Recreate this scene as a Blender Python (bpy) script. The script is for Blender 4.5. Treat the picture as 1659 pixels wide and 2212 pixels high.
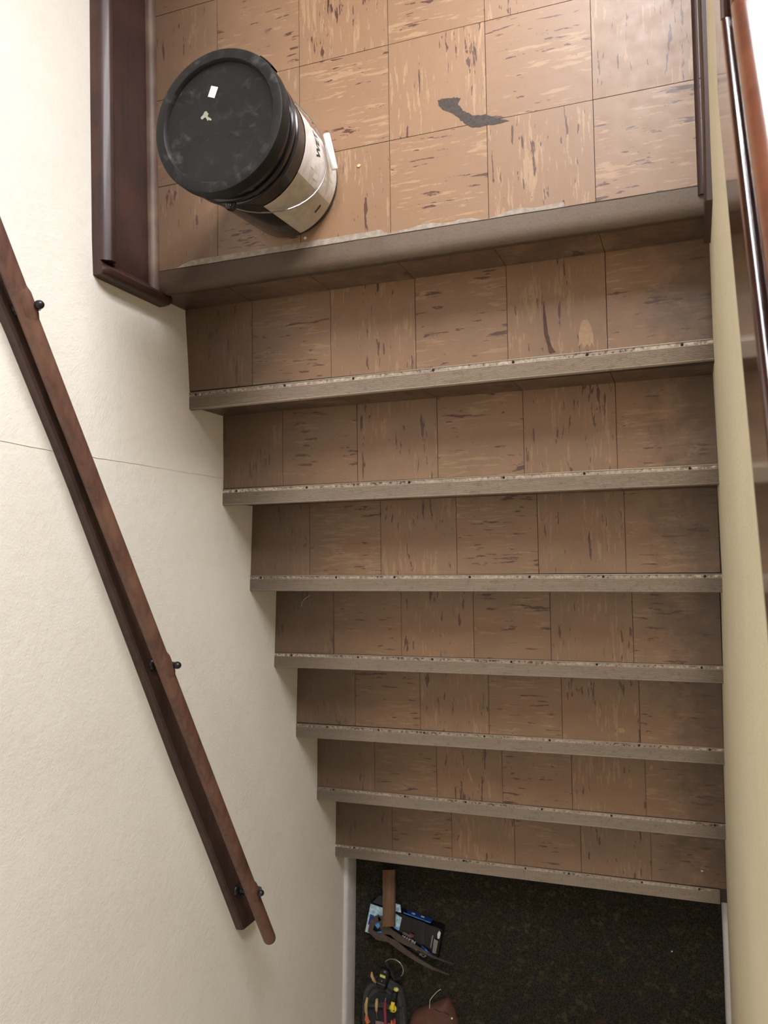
import bpy, math, random
from mathutils import Vector, Matrix, noise
random.seed(7)
R = math.radians
scn = bpy.context.scene
col = scn.collection
for o in list(bpy.data.objects):
    bpy.data.objects.remove(o)

# ---------------------------------------------------------------- camera
cam_d = bpy.data.cameras.new('camera')
cam = bpy.data.objects.new('camera', cam_d); col.objects.link(cam)
CAMROT = ((0.9363, 0.0328, 0.3498), (-0.0134, 0.9982, -0.0576), (-0.3510, 0.0493, 0.9351))
cam.matrix_world = Matrix.Translation((1.2976, -0.6610, 1.7516)) @ Matrix(CAMROT).to_quaternion().to_matrix().to_4x4()
cam_d.sensor_fit = 'VERTICAL'; cam_d.sensor_height = 36.0; cam_d.sensor_width = 27.0
cam_d.lens = 1795.63 / 2212 * 36.0
cam_d.clip_start = 0.02
cam_d.dof.use_dof = True; cam_d.dof.focus_distance = 2.1; cam_d.dof.aperture_fstop = 12.5
scn.camera = cam

# ---------------------------------------------------------------- world, light, exposure
vs = scn.view_settings
scn.display_settings.display_device = 'sRGB'
vs.view_transform = 'Standard'; vs.look = 'None'; vs.gamma = 1.0; vs.use_curve_mapping = False
vs.exposure = 0.64
w = bpy.data.worlds.new('sky'); scn.world = w; w.use_nodes = True
w.node_tree.nodes['Background'].inputs[0].default_value = (0.80, 0.90, 1.0, 1)
w.node_tree.nodes['Background'].inputs[1].default_value = 2.0

WIN = (1.05, 1.95, 0.60, 2.75)          # tall window opening in the far wall: x0, x1, z0, z1
FAR_Y = 1.45

def area(name, loc, rot, sx, sy, energy, color):
    d = bpy.data.lights.new(name, 'AREA'); d.shape = 'RECTANGLE'; d.size = sx; d.size_y = sy
    d.energy = energy; d.color = color
    o = bpy.data.objects.new(name, d); col.objects.link(o); o.location = loc; o.rotation_euler = rot
    return o
# daylight coming in through the landing window
area('window_daylight', ((WIN[0] + WIN[1]) / 2, FAR_Y + 0.13, (WIN[2] + WIN[3]) / 2), (R(-90), 0, 0),
     WIN[1] - WIN[0], WIN[3] - WIN[2], 142, (0.98, 0.975, 1.0))
FILL_POS = (1.25, -1.15, 3.22)  # unseen lamp, added as fill
FILL_W = 10

# ---------------------------------------------------------------- node helpers
def lin(c):
    return tuple((v / 12.92 if v <= .04045 else ((v + .055) / 1.055) ** 2.4) for v in (x / 255 for x in c)) + (1,)

class NT:
    def __init__(s, name, rough=.5, spec=.5, metal=0.0):
        s.m = bpy.data.materials.new(name); s.m.use_nodes = True; s.t = s.m.node_tree
        s.b = s.t.nodes['Principled BSDF']
        s.b.inputs['Roughness'].default_value = rough; s.b.inputs['Metallic'].default_value = metal
        s.b.inputs['Specular IOR Level'].default_value = spec
    def n(s, typ, **kw):
        nd = s.t.nodes.new(typ)
        for k, v in kw.items(): setattr(nd, k, v)
        return nd
    def l(s, a, b): s.t.links.new(a, b)
    def put(s, sock, v):
        if hasattr(v, 'is_output'): s.l(v, sock)
        else: sock.default_value = v
    def coord(s, which='Object'):
        return s.n('ShaderNodeTexCoord').outputs[which]
    def pos(s): return s.n('ShaderNodeNewGeometry').outputs['Position']
    def mapping(s, v, scale=(1, 1, 1), loc=(0, 0, 0), rot=(0, 0, 0)):
        m = s.n('ShaderNodeMapping'); s.l(v, m.inputs['Vector'])
        m.inputs['Scale'].default_value = scale; s.put(m.inputs['Location'], loc); m.inputs['Rotation'].default_value = rot
        return m.outputs[0]
    def noise(s, v, scale=5, detail=3, rough=.55, dist=0):
        q = s.n('ShaderNodeTexNoise'); s.l(v, q.inputs['Vector'])
        q.inputs['Scale'].default_value = scale; q.inputs['Detail'].default_value = detail
        q.inputs['Roughness'].default_value = rough; q.inputs['Distortion'].default_value = dist
        return q.outputs['Fac']
    def ramp(s, v, a, b):                       # smooth 0..1 between a and b
        q = s.n('ShaderNodeMapRange'); q.interpolation_type = 'SMOOTHSTEP'
        s.l(v, q.inputs['Value']); q.inputs['From Min'].default_value = a; q.inputs['From Max'].default_value = b
        return q.outputs[0]
    def math(s, op, a, b=0.0):
        q = s.n('ShaderNodeMath', operation=op); s.put(q.inputs[0], a); s.put(q.inputs[1], b); return q.outputs[0]
    def mix(s, f, a, b):
        q = s.n('ShaderNodeMix', data_type='RGBA'); s.put(q.inputs[0], f); s.put(q.inputs[6], a); s.put(q.inputs[7], b)
        return q.outputs[2]
    def sep(s, v):
        q = s.n('ShaderNodeSeparateXYZ'); s.l(v, q.inputs[0]); return q.outputs
    def bump(s, h, strength=.3, dist=.01, prev=None):
        q = s.n('ShaderNodeBump'); s.l(h, q.inputs['Height']); q.inputs['Strength'].default_value = strength
        q.inputs['Distance'].default_value = dist
        if prev is not None: s.l(prev, q.inputs['Normal'])
        return q.outputs[0]
    def color(s, v): s.put(s.b.inputs['Base Color'], v)
    def rough(s, v): s.put(s.b.inputs['Roughness'], v)
    def normal(s, v): s.l(v, s.b.inputs['Normal'])

M = {}
def plain(name, rgb, rough=.5, spec=.5, metal=0.0, var=.18, scale=30, bump=0.0, bscale=200):
    t = NT(name, rough, spec, metal); c = lin(rgb); v = t.coord()
    f = t.noise(v, scale, 4)
    t.color(t.mix(t.ramp(f, .3, .75), tuple(x * (1 - var) for x in c[:3]) + (1,), tuple(min(1, x * (1 + var)) for x in c[:3]) + (1,)))
    if bump: t.normal(t.bump(t.noise(v, bscale, 3), bump, .002))
    M[name] = t.m
    return t.m

# --- vinyl asbestos tile with streaks along local x
def make_tile(key='tile', mark=0.0):
    t = NT('streaked_' + key, .5, .7)
    oi = t.n('ShaderNodeObjectInfo').outputs['Random']
    off = t.n('ShaderNodeCombineXYZ')
    t.l(t.math('MULTIPLY', oi, 37.0), off.inputs[0]); t.l(t.math('MULTIPLY', oi, 91.0), off.inputs[1]); t.l(t.math('MULTIPLY', oi, 53.0), off.inputs[2])
    add = t.n('ShaderNodeVectorMath', operation='ADD'); t.l(t.coord(), add.inputs[0]); t.l(off.outputs[0], add.inputs[1])
    v = add.outputs[0]
    base = t.mix(t.noise(t.mapping(v, (8, 40, 8)), 1, 4), lin((142, 109, 82)), lin((152, 118, 90)))
    base = t.mix(t.math('MULTIPLY', t.ramp(oi, 0, 1), .25), base, lin((131, 101, 72)))
    wob = t.noise(v, 70, 4, .7)
    # dark flecks
    d1 = t.noise(t.mapping(v, (14, 100, 14)), 1, 3, .6, .3)
    gate = t.noise(t.mapping(v, (9, 16, 9), (5, 3, 1)), 1, 1)
    dk = t.math('ADD', t.math('ADD', d1, t.math('MULTIPLY', t.math('SUBTRACT', wob, .5), .16)), t.math('MULTIPLY', t.math('SUBTRACT', gate, .5), .42))
    dk = t.ramp(dk, .648, .678)
    # pale flecks
    p1 = t.noise(t.mapping(v, (15, 120, 15), (11, 17, 3)), 1, 3, .6, .3)
    g2 = t.noise(t.mapping(v, (7, 12, 7), (1, 9, 4)), 1, 1)
    pl = t.math('ADD', t.math('ADD', p1, t.math('MULTIPLY', t.math('SUBTRACT', wob, .5), .2)), t.math('MULTIPLY', t.math('SUBTRACT', g2, .5), .45))
    pl = t.ramp(pl, .575, .67)
    c = t.mix(t.math('MULTIPLY', pl, .52), base, lin((180, 148, 114)))
    c = t.mix(t.math('MULTIPLY', dk, .9), c, lin((74, 42, 35)))
    # scattered small scuffs
    sp = t.noise(t.mapping(v, (95, 95, 95), (3, 1, 8)), 1, 2)
    c = t.mix(t.math('MULTIPLY', t.ramp(sp, .74, .77), .6), c, lin((84, 57, 43)))
    # grime on the step ends next to the walls, deepened with painted shade
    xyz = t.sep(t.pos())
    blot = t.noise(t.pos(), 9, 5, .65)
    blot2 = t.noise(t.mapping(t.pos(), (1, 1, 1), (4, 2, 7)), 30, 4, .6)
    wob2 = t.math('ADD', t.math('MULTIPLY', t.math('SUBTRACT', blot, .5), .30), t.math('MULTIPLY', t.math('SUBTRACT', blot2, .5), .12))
    el = t.ramp(t.math('ADD', xyz[0], wob2), .46, .05)  # on the landing this also paints the light falling off to the left
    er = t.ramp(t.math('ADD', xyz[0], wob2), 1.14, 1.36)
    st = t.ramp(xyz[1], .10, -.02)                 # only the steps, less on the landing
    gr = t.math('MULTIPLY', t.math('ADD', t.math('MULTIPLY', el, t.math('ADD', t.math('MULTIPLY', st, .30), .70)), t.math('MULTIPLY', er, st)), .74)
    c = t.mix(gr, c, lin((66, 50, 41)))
    c = t.mix(t.math('MULTIPLY', t.math('MULTIPLY', st, t.ramp(blot, .25, .7)), .26), c, lin((90, 69, 47)))  # extra darkening that paints shade onto all the steps
    c = t.mix(t.math('MULTIPLY', t.ramp(blot2, .5, .8), .12), c, lin((95, 72, 56)))
    if mark: c = t.mix(t.math('MULTIPLY', t.ramp(t.noise(t.pos(), 14, 5, .7), .1, .65), mark), c, lin((52, 39, 31)))  # painted shade and dirt that darken the riser tiles
    t.color(c)
    t.rough(t.math('ADD', .33, t.math('MULTIPLY', blot2, .24)))
    t.normal(t.bump(t.noise(v, 120, 3), .05, .002))
    M[key] = t.m
make_tile()
make_tile('shaded_riser_tile', .72)  # riser copy of the tile: dirt plus painted shade below the nosings

def make_plaster(name, rgb, rgb2):
    t = NT(name, .85, .25); v = t.coord()
    f = t.noise(v, 2.2, 4); f2 = t.noise(v, 26, 4, .6)
    c = t.mix(t.ramp(f, .3, .7), lin(rgb), lin(rgb2))
    c = t.mix(t.math('MULTIPLY', t.ramp(f2, .45, .8), .12), c, lin((205, 196, 176)))
    t.color(c)
    h = t.math('ADD', t.noise(v, 48, 4, .6), t.math('MULTIPLY', t.noise(v, 190, 2, .5), .5))
    t.normal(t.bump(h, .36, .004))
    M[name] = t.m
make_plaster('plaster_cream', (241, 236, 225), (236, 230, 218))
make_plaster('plaster_tan', (104, 88, 72), (96, 80, 64))
make_plaster('plaster_right', (232, 221, 192), (226, 214, 184))

def make_wood(name, dark, mid, lightc, rough=.4, coat=0.0, axis='y', scale=1.0, wear=0.0, spec=.5):
    t = NT(name, rough, spec); v = t.coord()
    sc = {'x': (4, 60, 60), 'y': (60, 4, 60), 'z': (60, 60, 4)}[axis]
    g = t.noise(t.mapping(v, tuple(a * scale for a in sc)), 1, 5, .65, .3)
    g2 = t.noise(v, 7, 3)
    c = t.mix(t.ramp(g, .3, .7), lin(dark), lin(mid))
    c = t.mix(t.math('MULTIPLY', t.ramp(g2, .4, .75), .55), c, lin(lightc))
    if wear:
        wn = t.noise(t.mapping(v, tuple(a * .5 for a in sc)), 3, 4, .7)
        c = t.mix(t.math('MULTIPLY', t.ramp(wn, .66, .74), wear), c, lin((156, 124, 96)))
    t.color(c)
    t.normal(t.bump(g, .08, .002))
    if coat:
        t.b.inputs['Coat Weight'].default_value = coat; t.b.inputs['Coat Roughness'].default_value = .12
    M[name] = t.m
make_wood('wood_skirting', (40, 22, 18), (60, 33, 26), (82, 49, 37), .48, .10)
make_wood('wood_rail', (84, 56, 46), (112, 78, 64), (130, 96, 78), .5, 0, 'y', 1, .5)
make_wood('wood_board', (58, 42, 38), (76, 56, 50), (92, 70, 62), .55, 0, 'y')
make_wood('wood_cap', (74, 40, 27), (98, 55, 37), (120, 74, 52), .28, .6, 'y')
make_wood('wood_fascia', (46, 25, 20), (64, 36, 30), (80, 48, 40), .18, .9, 'y')
make_wood('wood_stick', (84, 58, 40), (122, 88, 62), (140, 104, 76), .75, 0, 'y')
make_wood('wood_shoe', (70, 50, 40), (96, 72, 58), (140, 116, 96), .55, 0, 'y', 1, .4)

def make_metal_strip():
    t = NT('nosing_aluminium', .42, .5, .25); v = t.coord()
    f = t.noise(t.mapping(v, (14, 120, 120)), 1, 4, .6); f2 = t.noise(v, 60, 5, .7)
    c = t.mix(f, lin((178, 163, 147)), lin((152, 137, 122)))
    c = t.mix(t.math('MULTIPLY', t.ramp(f2, .52, .72), .45), c, lin((112, 96, 83)))
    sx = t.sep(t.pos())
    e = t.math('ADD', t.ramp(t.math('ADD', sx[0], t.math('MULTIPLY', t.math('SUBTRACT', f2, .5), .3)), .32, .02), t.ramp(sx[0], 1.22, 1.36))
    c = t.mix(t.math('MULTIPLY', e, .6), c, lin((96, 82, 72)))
    ly = t.sep(v)[1]
    ch = t.math('MULTIPLY', t.ramp(ly, -.0112, -.0098), t.ramp(ly, -.0022, -.0036))
    fl = t.noise(v, 110, 5, .7); gt = t.noise(t.mapping(t.pos(), (5, 5, 5)), 1, 3, .6)
    fl = t.math('ADD', fl, t.math('MULTIPLY', t.math('SUBTRACT', gt, .5), .5))
    c = t.mix(t.math('MULTIPLY', ch, t.ramp(fl, .52, .62)), c, lin((196, 182, 164)))
    c = t.mix(t.math('MULTIPLY', ch, t.ramp(fl, .46, .36)), c, lin((92, 72, 60)))
    t.color(c); t.rough(t.math('ADD', .34, t.math('MULTIPLY', f2, .25)))
    M['strip'] = t.m
make_metal_strip()

def make_landing_nose():
    t = NT('worn_edging', .55, .4); v = t.coord()
    f = t.noise(v, 12, 5, .6); f2 = t.noise(v, 150, 5, .7); f3 = t.noise(v, 45, 5, .65); sx = t.sep(v)
    bare = t.ramp(t.math('ADD', sx[0], t.math('MULTIPLY', t.math('SUBTRACT', f, .5), .5)), .30, .75)
    c = t.mix(bare, lin((82, 64, 50)), lin((108, 92, 79)))
    c = t.mix(t.math('MULTIPLY', t.ramp(f2, .5, .75), .35), c, lin((82, 64, 50)))
    c = t.mix(t.math('MULTIPLY', t.ramp(f3, .52, .75), .4), c, lin((94, 77, 63)))
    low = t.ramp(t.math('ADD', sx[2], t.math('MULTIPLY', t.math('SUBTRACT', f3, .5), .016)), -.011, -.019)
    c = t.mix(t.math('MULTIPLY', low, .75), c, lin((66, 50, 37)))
    t.color(c); t.normal(t.bump(f2, .35, .003))
    M['landing_nose'] = t.m
make_landing_nose()

def make_carpet():
    t = NT('carpet', 1.0, .05); v = t.coord()
    f = t.noise(v, 260, 3, .7); g = t.noise(v, 34, 4, .6); g2 = t.noise(t.mapping(v, (1, 1, 1), (7, 3, 2)), 50, 3)
    c = t.mix(t.ramp(f, .35, .7), lin((38, 36, 32)), lin((78, 73, 62)))
    c = t.mix(t.math('MULTIPLY', t.ramp(g, .55, .68), .6), c, lin((92, 86, 58)))
    c = t.mix(t.math('MULTIPLY', t.ramp(g2, .60, .72), .55), c, lin((104, 70, 55)))
    t.color(c); t.normal(t.bump(f, 1.0, .008))
    M['carpet'] = t.m
make_carpet()

def make_lid():
    t = NT('dusty_black_plastic', .55, .28); v = t.coord()
    f = t.noise(v, 34, 5, .65, .4); f2 = t.noise(v, 9, 4, .6)
    c = t.mix(t.ramp(f, .48, .78), lin((22, 21, 20)), lin((72, 69, 66)))
    c = t.mix(t.ramp(f2, .62, .40), c, lin((28, 26, 25)))
    t.color(c); t.rough(t.math('ADD', .38, t.math('MULTIPLY', f, .3)))
    M['lid'] = t.m
make_lid()
def make_label():
    t = NT('bucket_label', .55, .4); v = t.coord()
    f = t.noise(t.mapping(v, (22, 22, 60)), 1, 4, .6); a = t.noise(v, 26, 3)
    c = t.mix(t.ramp(f, .35, .7), lin((232, 226, 222)), lin((214, 206, 200)))
    c = t.mix(t.math('MULTIPLY', t.ramp(a, .56, .62), .35), c, lin((192, 178, 164)))
    t.color(c); M['label'] = t.m
make_label()
plain('label_shaded', (186, 174, 156), .6, var=.1, scale=60)  # grey label panel, darkened with the shade of its side
plain('bucket_black', (24, 24, 25), .16, .6)
plain('print_black', (30, 28, 30), .5)
plain('sticker_white', (236, 233, 228), .5, var=.03)
plain('splat', (150, 148, 132), .6)
plain('white_plastic', (246, 246, 242), .35, var=.02)
plain('steel', (170, 168, 166), .25, .5, .9)
plain('black_iron', (24, 24, 26), .35, .5)
plain('board_dark', (40, 32, 28), .8)
plain('joint_dark', (50, 38, 30), .8)
plain('riser_base', (52, 38, 30), .8)
plain('white_paint', (206, 202, 200), .5, var=.06)
plain('ceiling_white', (168, 156, 138), .9, var=.03)
plain('stain_dark', (66, 54, 47), .6, scale=140, var=.35)
plain('stain_cream', (168, 138, 104), .55, var=.1, scale=90)
plain('fleck_brown', (80, 47, 38), .55, var=.2, scale=90)
plain('paint_worn', (156, 144, 130), .55, scale=70, var=.22)
plain('chip_white', (226, 220, 208), .7)
plain('chip_yellow', (214, 190, 140), .7)
plain('thread', (178, 182, 160), .8)
plain('carton_black', (20, 18, 22), .35)
plain('carton_blue', (84, 148, 216), .35, scale=40, var=.25)
plain('carton_navy', (30, 58, 128), .35)
plain('carton_ice', (170, 204, 220), .35, scale=90, var=.35)
plain('carton_white', (214, 214, 214), .45)
plain('carton_grey', (128, 122, 116), .5)
plain('carton_red', (110, 34, 34), .5)
plain('dark_steel', (84, 72, 64), .5, .5, .35, scale=60)
plain('pouch_fabric', (62, 61, 61), .85, bump=.4, bscale=500)
plain('pouch_dark', (36, 36, 40), .8)
plain('tool_black', (20, 20, 21), .4)
plain('tool_yellow', (232, 204, 52), .4, var=.06)
plain('tool_lemon', (206, 206, 110), .45, var=.06)
plain('tool_tan', (190, 160, 110), .55)
plain('tool_orange', (196, 106, 66), .5)
plain('tool_maroon', (128, 46, 58), .4)
plain('tool_red', (168, 62, 58), .4)
plain('pouch_label', (138, 112, 104), .7, scale=80)
plain('leather', (92, 58, 45), .7, bump=.4, bscale=120)
plain('crack_shadow', (216, 209, 192), .9)

def make_glass():
    m = bpy.data.materials.new('window_glass'); m.use_nodes = True; t = m.node_tree; t.nodes.clear()
    o = t.nodes.new('ShaderNodeOutputMaterial'); a = t.nodes.new('ShaderNodeBsdfTransparent'); g = t.nodes.new('ShaderNodeBsdfGlossy')
    g.inputs['Roughness'].default_value = .02; mx = t.nodes.new('ShaderNodeMixShader'); mx.inputs[0].default_value = .06
    t.links.new(a.outputs[0], mx.inputs[1]); t.links.new(g.outputs[0], mx.inputs[2]); t.links.new(mx.outputs[0], o.inputs[0]); M['glass'] = m
make_glass()
def make_lampglow():
    t = NT('fill_lamp_glass', .4); t.color((.9, .85, .75, 1))
    t.b.inputs['Emission Color'].default_value = (1, .87, .68, 1); t.b.inputs['Emission Strength'].default_value = 1.5
    M['fill_lamp_glass'] = t.m
make_lampglow()

# ---------------------------------------------------------------- mesh helpers
class MB:
    def __init__(s): s.v = []; s.f = []
    def add(s, vs, fs):
        b = len(s.v); s.v += [tuple(x) for x in vs]; s.f += [tuple(i + b for i in q) for q in fs]; return s
    def box(s, x0, x1, y0, y1, z0, z1):
        return s.add([(x0, y0, z0), (x1, y0, z0), (x1, y1, z0), (x0, y1, z0), (x0, y0, z1), (x1, y0, z1), (x1, y1, z1), (x0, y1, z1)],
                     [(0, 3, 2, 1), (4, 5, 6, 7), (0, 1, 5, 4), (1, 2, 6, 5), (2, 3, 7, 6), (3, 0, 4, 7)])
    def bevbox(s, x0, x1, y0, y1, z0, z1, b):
        pts = lambda z, i: [(x0 + i, y0 + b, z), (x0 + b, y0 + i, z), (x1 - b, y0 + i, z), (x1 - i, y0 + b, z), (x1 - i, y1 - b, z), (x1 - b, y1 - i, z), (x0 + b, y1 - i, z), (x0 + i, y1 - b, z)]
        rings = [pts(z0, b), pts(z0 + b, 0), pts(z1 - b, 0), pts(z1, b)]
        return s.loft(rings)
    def loft(s, rings, closed=True, caps=True):
        n = len(rings[0]); b = len(s.v)
        for r_ in rings: s.v += [tuple(p) for p in r_]
        for i in range(len(rings) - 1):
            for j in range(n if closed else n - 1):
                k = (j + 1) % n
                s.f.append((b + i * n + j, b + i * n + k, b + (i + 1) * n + k, b + (i + 1) * n + j))
        if caps:
            s.f.append(tuple(b + j for j in reversed(range(n)))); s.f.append(tuple(b + (len(rings) - 1) * n + j for j in range(n)))
        return s
    def tube(s, pts, r, seg=10, caps=True):
        pts = [Vector(p) for p in pts]; rs = r if isinstance(r, (list, tuple)) else [r] * len(pts); rings = []
        up = None
        for i, p in enumerate(pts):
            d = (pts[min(i + 1, len(pts) - 1)] - pts[max(i - 1, 0)]).normalized()
            if up is None: up = d.orthogonal().normalized()
            up = (up - d * up.dot(d)).normalized(); sd = d.cross(up)
            rings.append([p + (up * math.cos(a) + sd * math.sin(a)) * rs[i] for a in (2 * math.pi * k / seg for k in range(seg))])
        return s.loft(rings, True, caps)
    def lathe(s, prof, seg=48, c=(0, 0, 0), a0=0.0, a1=None):
        full = a1 is None; n = seg if full else seg + 1; b = len(s.v)
        for r_, z in prof:
            for k in range(n):
                a = 2 * math.pi * k / seg if full else a0 + (a1 - a0) * k / seg
                s.v.append((c[0] + r_ * math.cos(a), c[1] + r_ * math.sin(a), c[2] + z))
        for i in range(len(prof) - 1):
            for k in range(n if full else n - 1):
                q = (k + 1) % n
                s.f.append((b + i * n + k, b + i * n + q, b + (i + 1) * n + q, b + (i + 1) * n + k))
        return s
    def prism(s, poly, z0, z1):                 # polygon in xy, extruded in z
        return s.loft([[(x, y, z0) for x, y in poly], [(x, y, z1) for x, y in poly]])
    def ball(s, c, r, seg=14, sc=(1, 1, 1)):
        prof = [(max(1e-5, math.sin(math.pi * i / seg)), -math.cos(math.pi * i / seg)) for i in range(seg + 1)]
        b = len(s.v); s.lathe(prof, seg)
        for i in range(b, len(s.v)):
            x, y, z = s.v[i]; s.v[i] = (c[0] + x * r * sc[0], c[1] + y * r * sc[1], c[2] + z * r * sc[2])
        return s
    def mesh(s, name, smooth=False, ang=40):
        me = bpy.data.meshes.new(name); me.from_pydata(s.v, [], s.f); me.update(); me.validate()
        import bmesh
        bm = bmesh.new(); bm.from_mesh(me); bmesh.ops.remove_doubles(bm, verts=bm.verts, dist=1e-6)
        bmesh.ops.recalc_face_normals(bm, faces=bm.faces)
        if smooth:
            for f in bm.faces: f.smooth = True
            for e in bm.edges:
                if len(e.link_faces) == 2 and e.calc_face_angle(0) > R(ang): e.smooth = False
        bm.to_mesh(me); bm.free()
        return me
    def build(s, name, mat, parent=None, smooth=False, loc=None, rot=None):
        return link(name, s.mesh(name, smooth), mat, parent, loc, rot)

def link(name, me, mat, parent=None, loc=None, rot=None):
    if mat and not me.materials: me.materials.append(M[mat] if isinstance(mat, str) else mat)
    o = bpy.data.objects.new(name, me); col.objects.link(o)
    if parent is not None: o.parent = parent
    if loc is not None: o.location = loc
    if rot is not None: o.rotation_euler = rot
    return o
def empty(name, loc=(0, 0, 0), rz=0):
    o = bpy.data.objects.new(name, None); col.objects.link(o); o.location = loc; o.rotation_euler = (0, 0, rz); o.empty_display_size = .05
    return o
def tag(o, label, cat=None, group=None, kind=None):
    o['label'] = label
    if cat: o['category'] = cat
    if group: o['group'] = group
    if kind: o['kind'] = kind
    return o
def struct(o, label=None):
    o['kind'] = 'structure'
    if label: o['label'] = label
    return o
def text_mesh(txt, size, extrude=0.0, bold=0.0):
    cu = bpy.data.curves.new('lettering', 'FONT'); cu.body = txt; cu.size = size; cu.extrude = extrude; cu.offset = bold
    cu.align_x = 'CENTER'; cu.align_y = 'CENTER'; cu.resolution_u = 3
    o = bpy.data.objects.new('lettering', cu); col.objects.link(o)
    dg = bpy.context.evaluated_depsgraph_get(); dg.update()
    me = bpy.data.meshes.new_from_object(o.evaluated_get(dg)); bpy.data.objects.remove(o); bpy.data.curves.remove(cu)
    return me
def interp(tab, y):
    tab = sorted(tab)
    if y <= tab[0][0]: return tab[0][1]
    for (a, va), (b, vb) in zip(tab, tab[1:]):
        if y <= b:
            t = (y - a) / (b - a); t = t * t * (3 - 2 * t) if False else t
            return va + (vb - va) * t
    return tab[-1][1]

# ---------------------------------------------------------------- stair geometry (landing at z = 0)
RISE = 0.170859
FLOOR_Z = -8 * RISE
W = 1.354
T = 0.2286
BACK = {1: (-.1982, -.1902), 2: (-.4496, -.4469), 3: (-.7030, -.7065), 4: (-.9577, -.9575), 5: (-1.2176, -1.2128), 6: (-1.4751, -1.4767), 7: (-1.7325, -1.7364)}
NW = .048                                      # width of a nosing strip
TOPZ = 3.4
BACK_Y = -4.2
WALL_L = [(BACK_Y, -.05), (-2.6, -.042), (-2.0, -.026), (-1.73, -.019), (-1.475, -.013), (-1.218, -.010), (-.958, -.0005), (-.703, .008), (-.45, .0175), (-.2, .0165), (-.05, .008), (.05, 0.0), (.8, -.014), (1.5, -.026)]
WALL_R = [(BACK_Y, 1.357), (-2.0, 1.356), (-1.73, 1.3545), (-1.2, 1.3545), (-.706, 1.3570), (-.447, 1.3533), (-.19, 1.3478), (.1, 1.3470), (.95, 1.351)]
def front_of(k):                               # y of the front of nosing k
    return .025 if k == 0 else sum(BACK[k]) / 2 - NW

# walls
def wall_left():
    ys = [BACK_Y + i * .1 for i in range(int((FAR_Y - BACK_Y) / .1))] + [FAR_Y]
    zs = [FLOOR_Z - .02 + i * .1 for i in range(int((TOPZ - FLOOR_Z) / .1))] + [TOPZ]
    b = MB(); n = len(zs)
    for y in ys:
        for z in zs:
            x = interp(WALL_L, y) + .0015 * noise.noise(Vector((y * 2.1, z * 2.3, 3.1)))
            b.v.append((x, y, z))
    for i in range(len(ys) - 1):
        for j in range(n - 1): b.f.append((i * n + j, (i + 1) * n + j, (i + 1) * n + j + 1, i * n + j + 1))
    b.box(-.25, -.08, BACK_Y, FAR_Y, FLOOR_Z - .02, TOPZ)
    me = b.mesh('wall_left', True, 60)
    return struct(link('wall_left', me, 'plaster_cream'), 'rough cream plaster wall beside the stairs')
wl = wall_left()
# vertical plaster seam behind the handrail
sb = MB(); pts = []
for i in range(34):
    z = .62 - i * .03
    y = -.4175 + .006 * noise.noise(Vector((0, z * 5, 1))) + .002 * noise.noise(Vector((0, z * 23, 5)))
    pts.append((interp(WALL_L, y) - .0002, y, z))
sb.tube(pts, .0005, 5).build('plaster_seam', 'crack_shadow', wl)

SL = .735; MITRE_Y = -.112; ZF0 = .706          # sloped cap: fascia bottom z at the mitre
CAP_UP = .06                                   # the level cap sits a little higher than the sloped one
def zcap2(y): return max(ZF0 + CAP_UP, zcap(y))
def zcap(y): return ZF0 if y >= MITRE_Y else ZF0 + SL * (MITRE_Y - y)
CAP_END = -2.2
def wall_right():
    ys = sorted(set([y for y, _ in WALL_R if y > CAP_END] + [MITRE_Y, CAP_END, -.3, -.6, -.9, -1.1, -1.4, -1.6, -1.9, .3, .6]))
    b = MB(); rings = []
    for y in ys:
        x = interp(WALL_R, y); zt = zcap(y) + .13
        rings.append([(x, y, FLOOR_Z - .02), (1.474, y, FLOOR_Z - .02), (1.474, y, zt), (x, y, zt)])
    b.loft(rings)
    b.loft([[(interp(WALL_R, y), y, FLOOR_Z - .02), (1.474, y, FLOOR_Z - .02), (1.474, y, 2.5), (interp(WALL_R, y), y, 2.5)] for y in (BACK_Y, CAP_END)])
    return struct(b.build('wall_right', 'plaster_right'), 'cream plaster half wall between the two flights')
wall_right()

# far wall with the window opening, right wall, back wall, ceiling
x0, x1, z0, z1 = WIN
b = MB()
b.box(-.25, x0, FAR_Y, FAR_Y + .12, -.25, TOPZ); b.box(x1, 4.75, FAR_Y, FAR_Y + .12, -.25, TOPZ)
b.box(x0, x1, FAR_Y, FAR_Y + .12, -.25, z0); b.box(x0, x1, FAR_Y, FAR_Y + .12, z1, TOPZ)
struct(b.build('wall_far', 'plaster_tan'), 'tan wall behind the landing')
struct(MB().box(4.6, 4.75, BACK_Y, FAR_Y, FLOOR_Z, TOPZ).build('wall_outer', 'plaster_tan'), 'tan wall beside the upper flight')
struct(MB().box(-.25, 4.75, BACK_Y - .12, BACK_Y, FLOOR_Z, TOPZ).build('wall_back', 'plaster_tan'), 'tan wall at the end of the hall')
struct(MB().box(-.25, 4.75, BACK_Y - .12, FAR_Y + .12, TOPZ, TOPZ + .1).build('ceiling', 'ceiling_white'), 'tan ceiling above the stairwell')
# upper floor slab and the sloping underside of the upper flight
struct(MB().box(-.05, 4.6, BACK_Y, -2.75, 1.14, 1.367).build('floor_upper', 'plaster_tan'), 'upper hall floor slab')
b = MB(); b.loft([[(1.474, .02, -.2), (1.474, -2.1, 1.2), (1.474, -2.75, 1.367), (1.474, -2.75, 1.14), (1.474, -2.2, .98), (1.474, .02, -.42)],
                  [(2.95, .02, -.2), (2.95, -2.1, 1.2), (2.95, -2.75, 1.367), (2.95, -2.75, 1.14), (2.95, -2.2, .98), (2.95, .02, -.42)]])
struct(b.build('floor_upper_flight', 'plaster_tan'), 'sloping underside of the upper flight')
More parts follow.
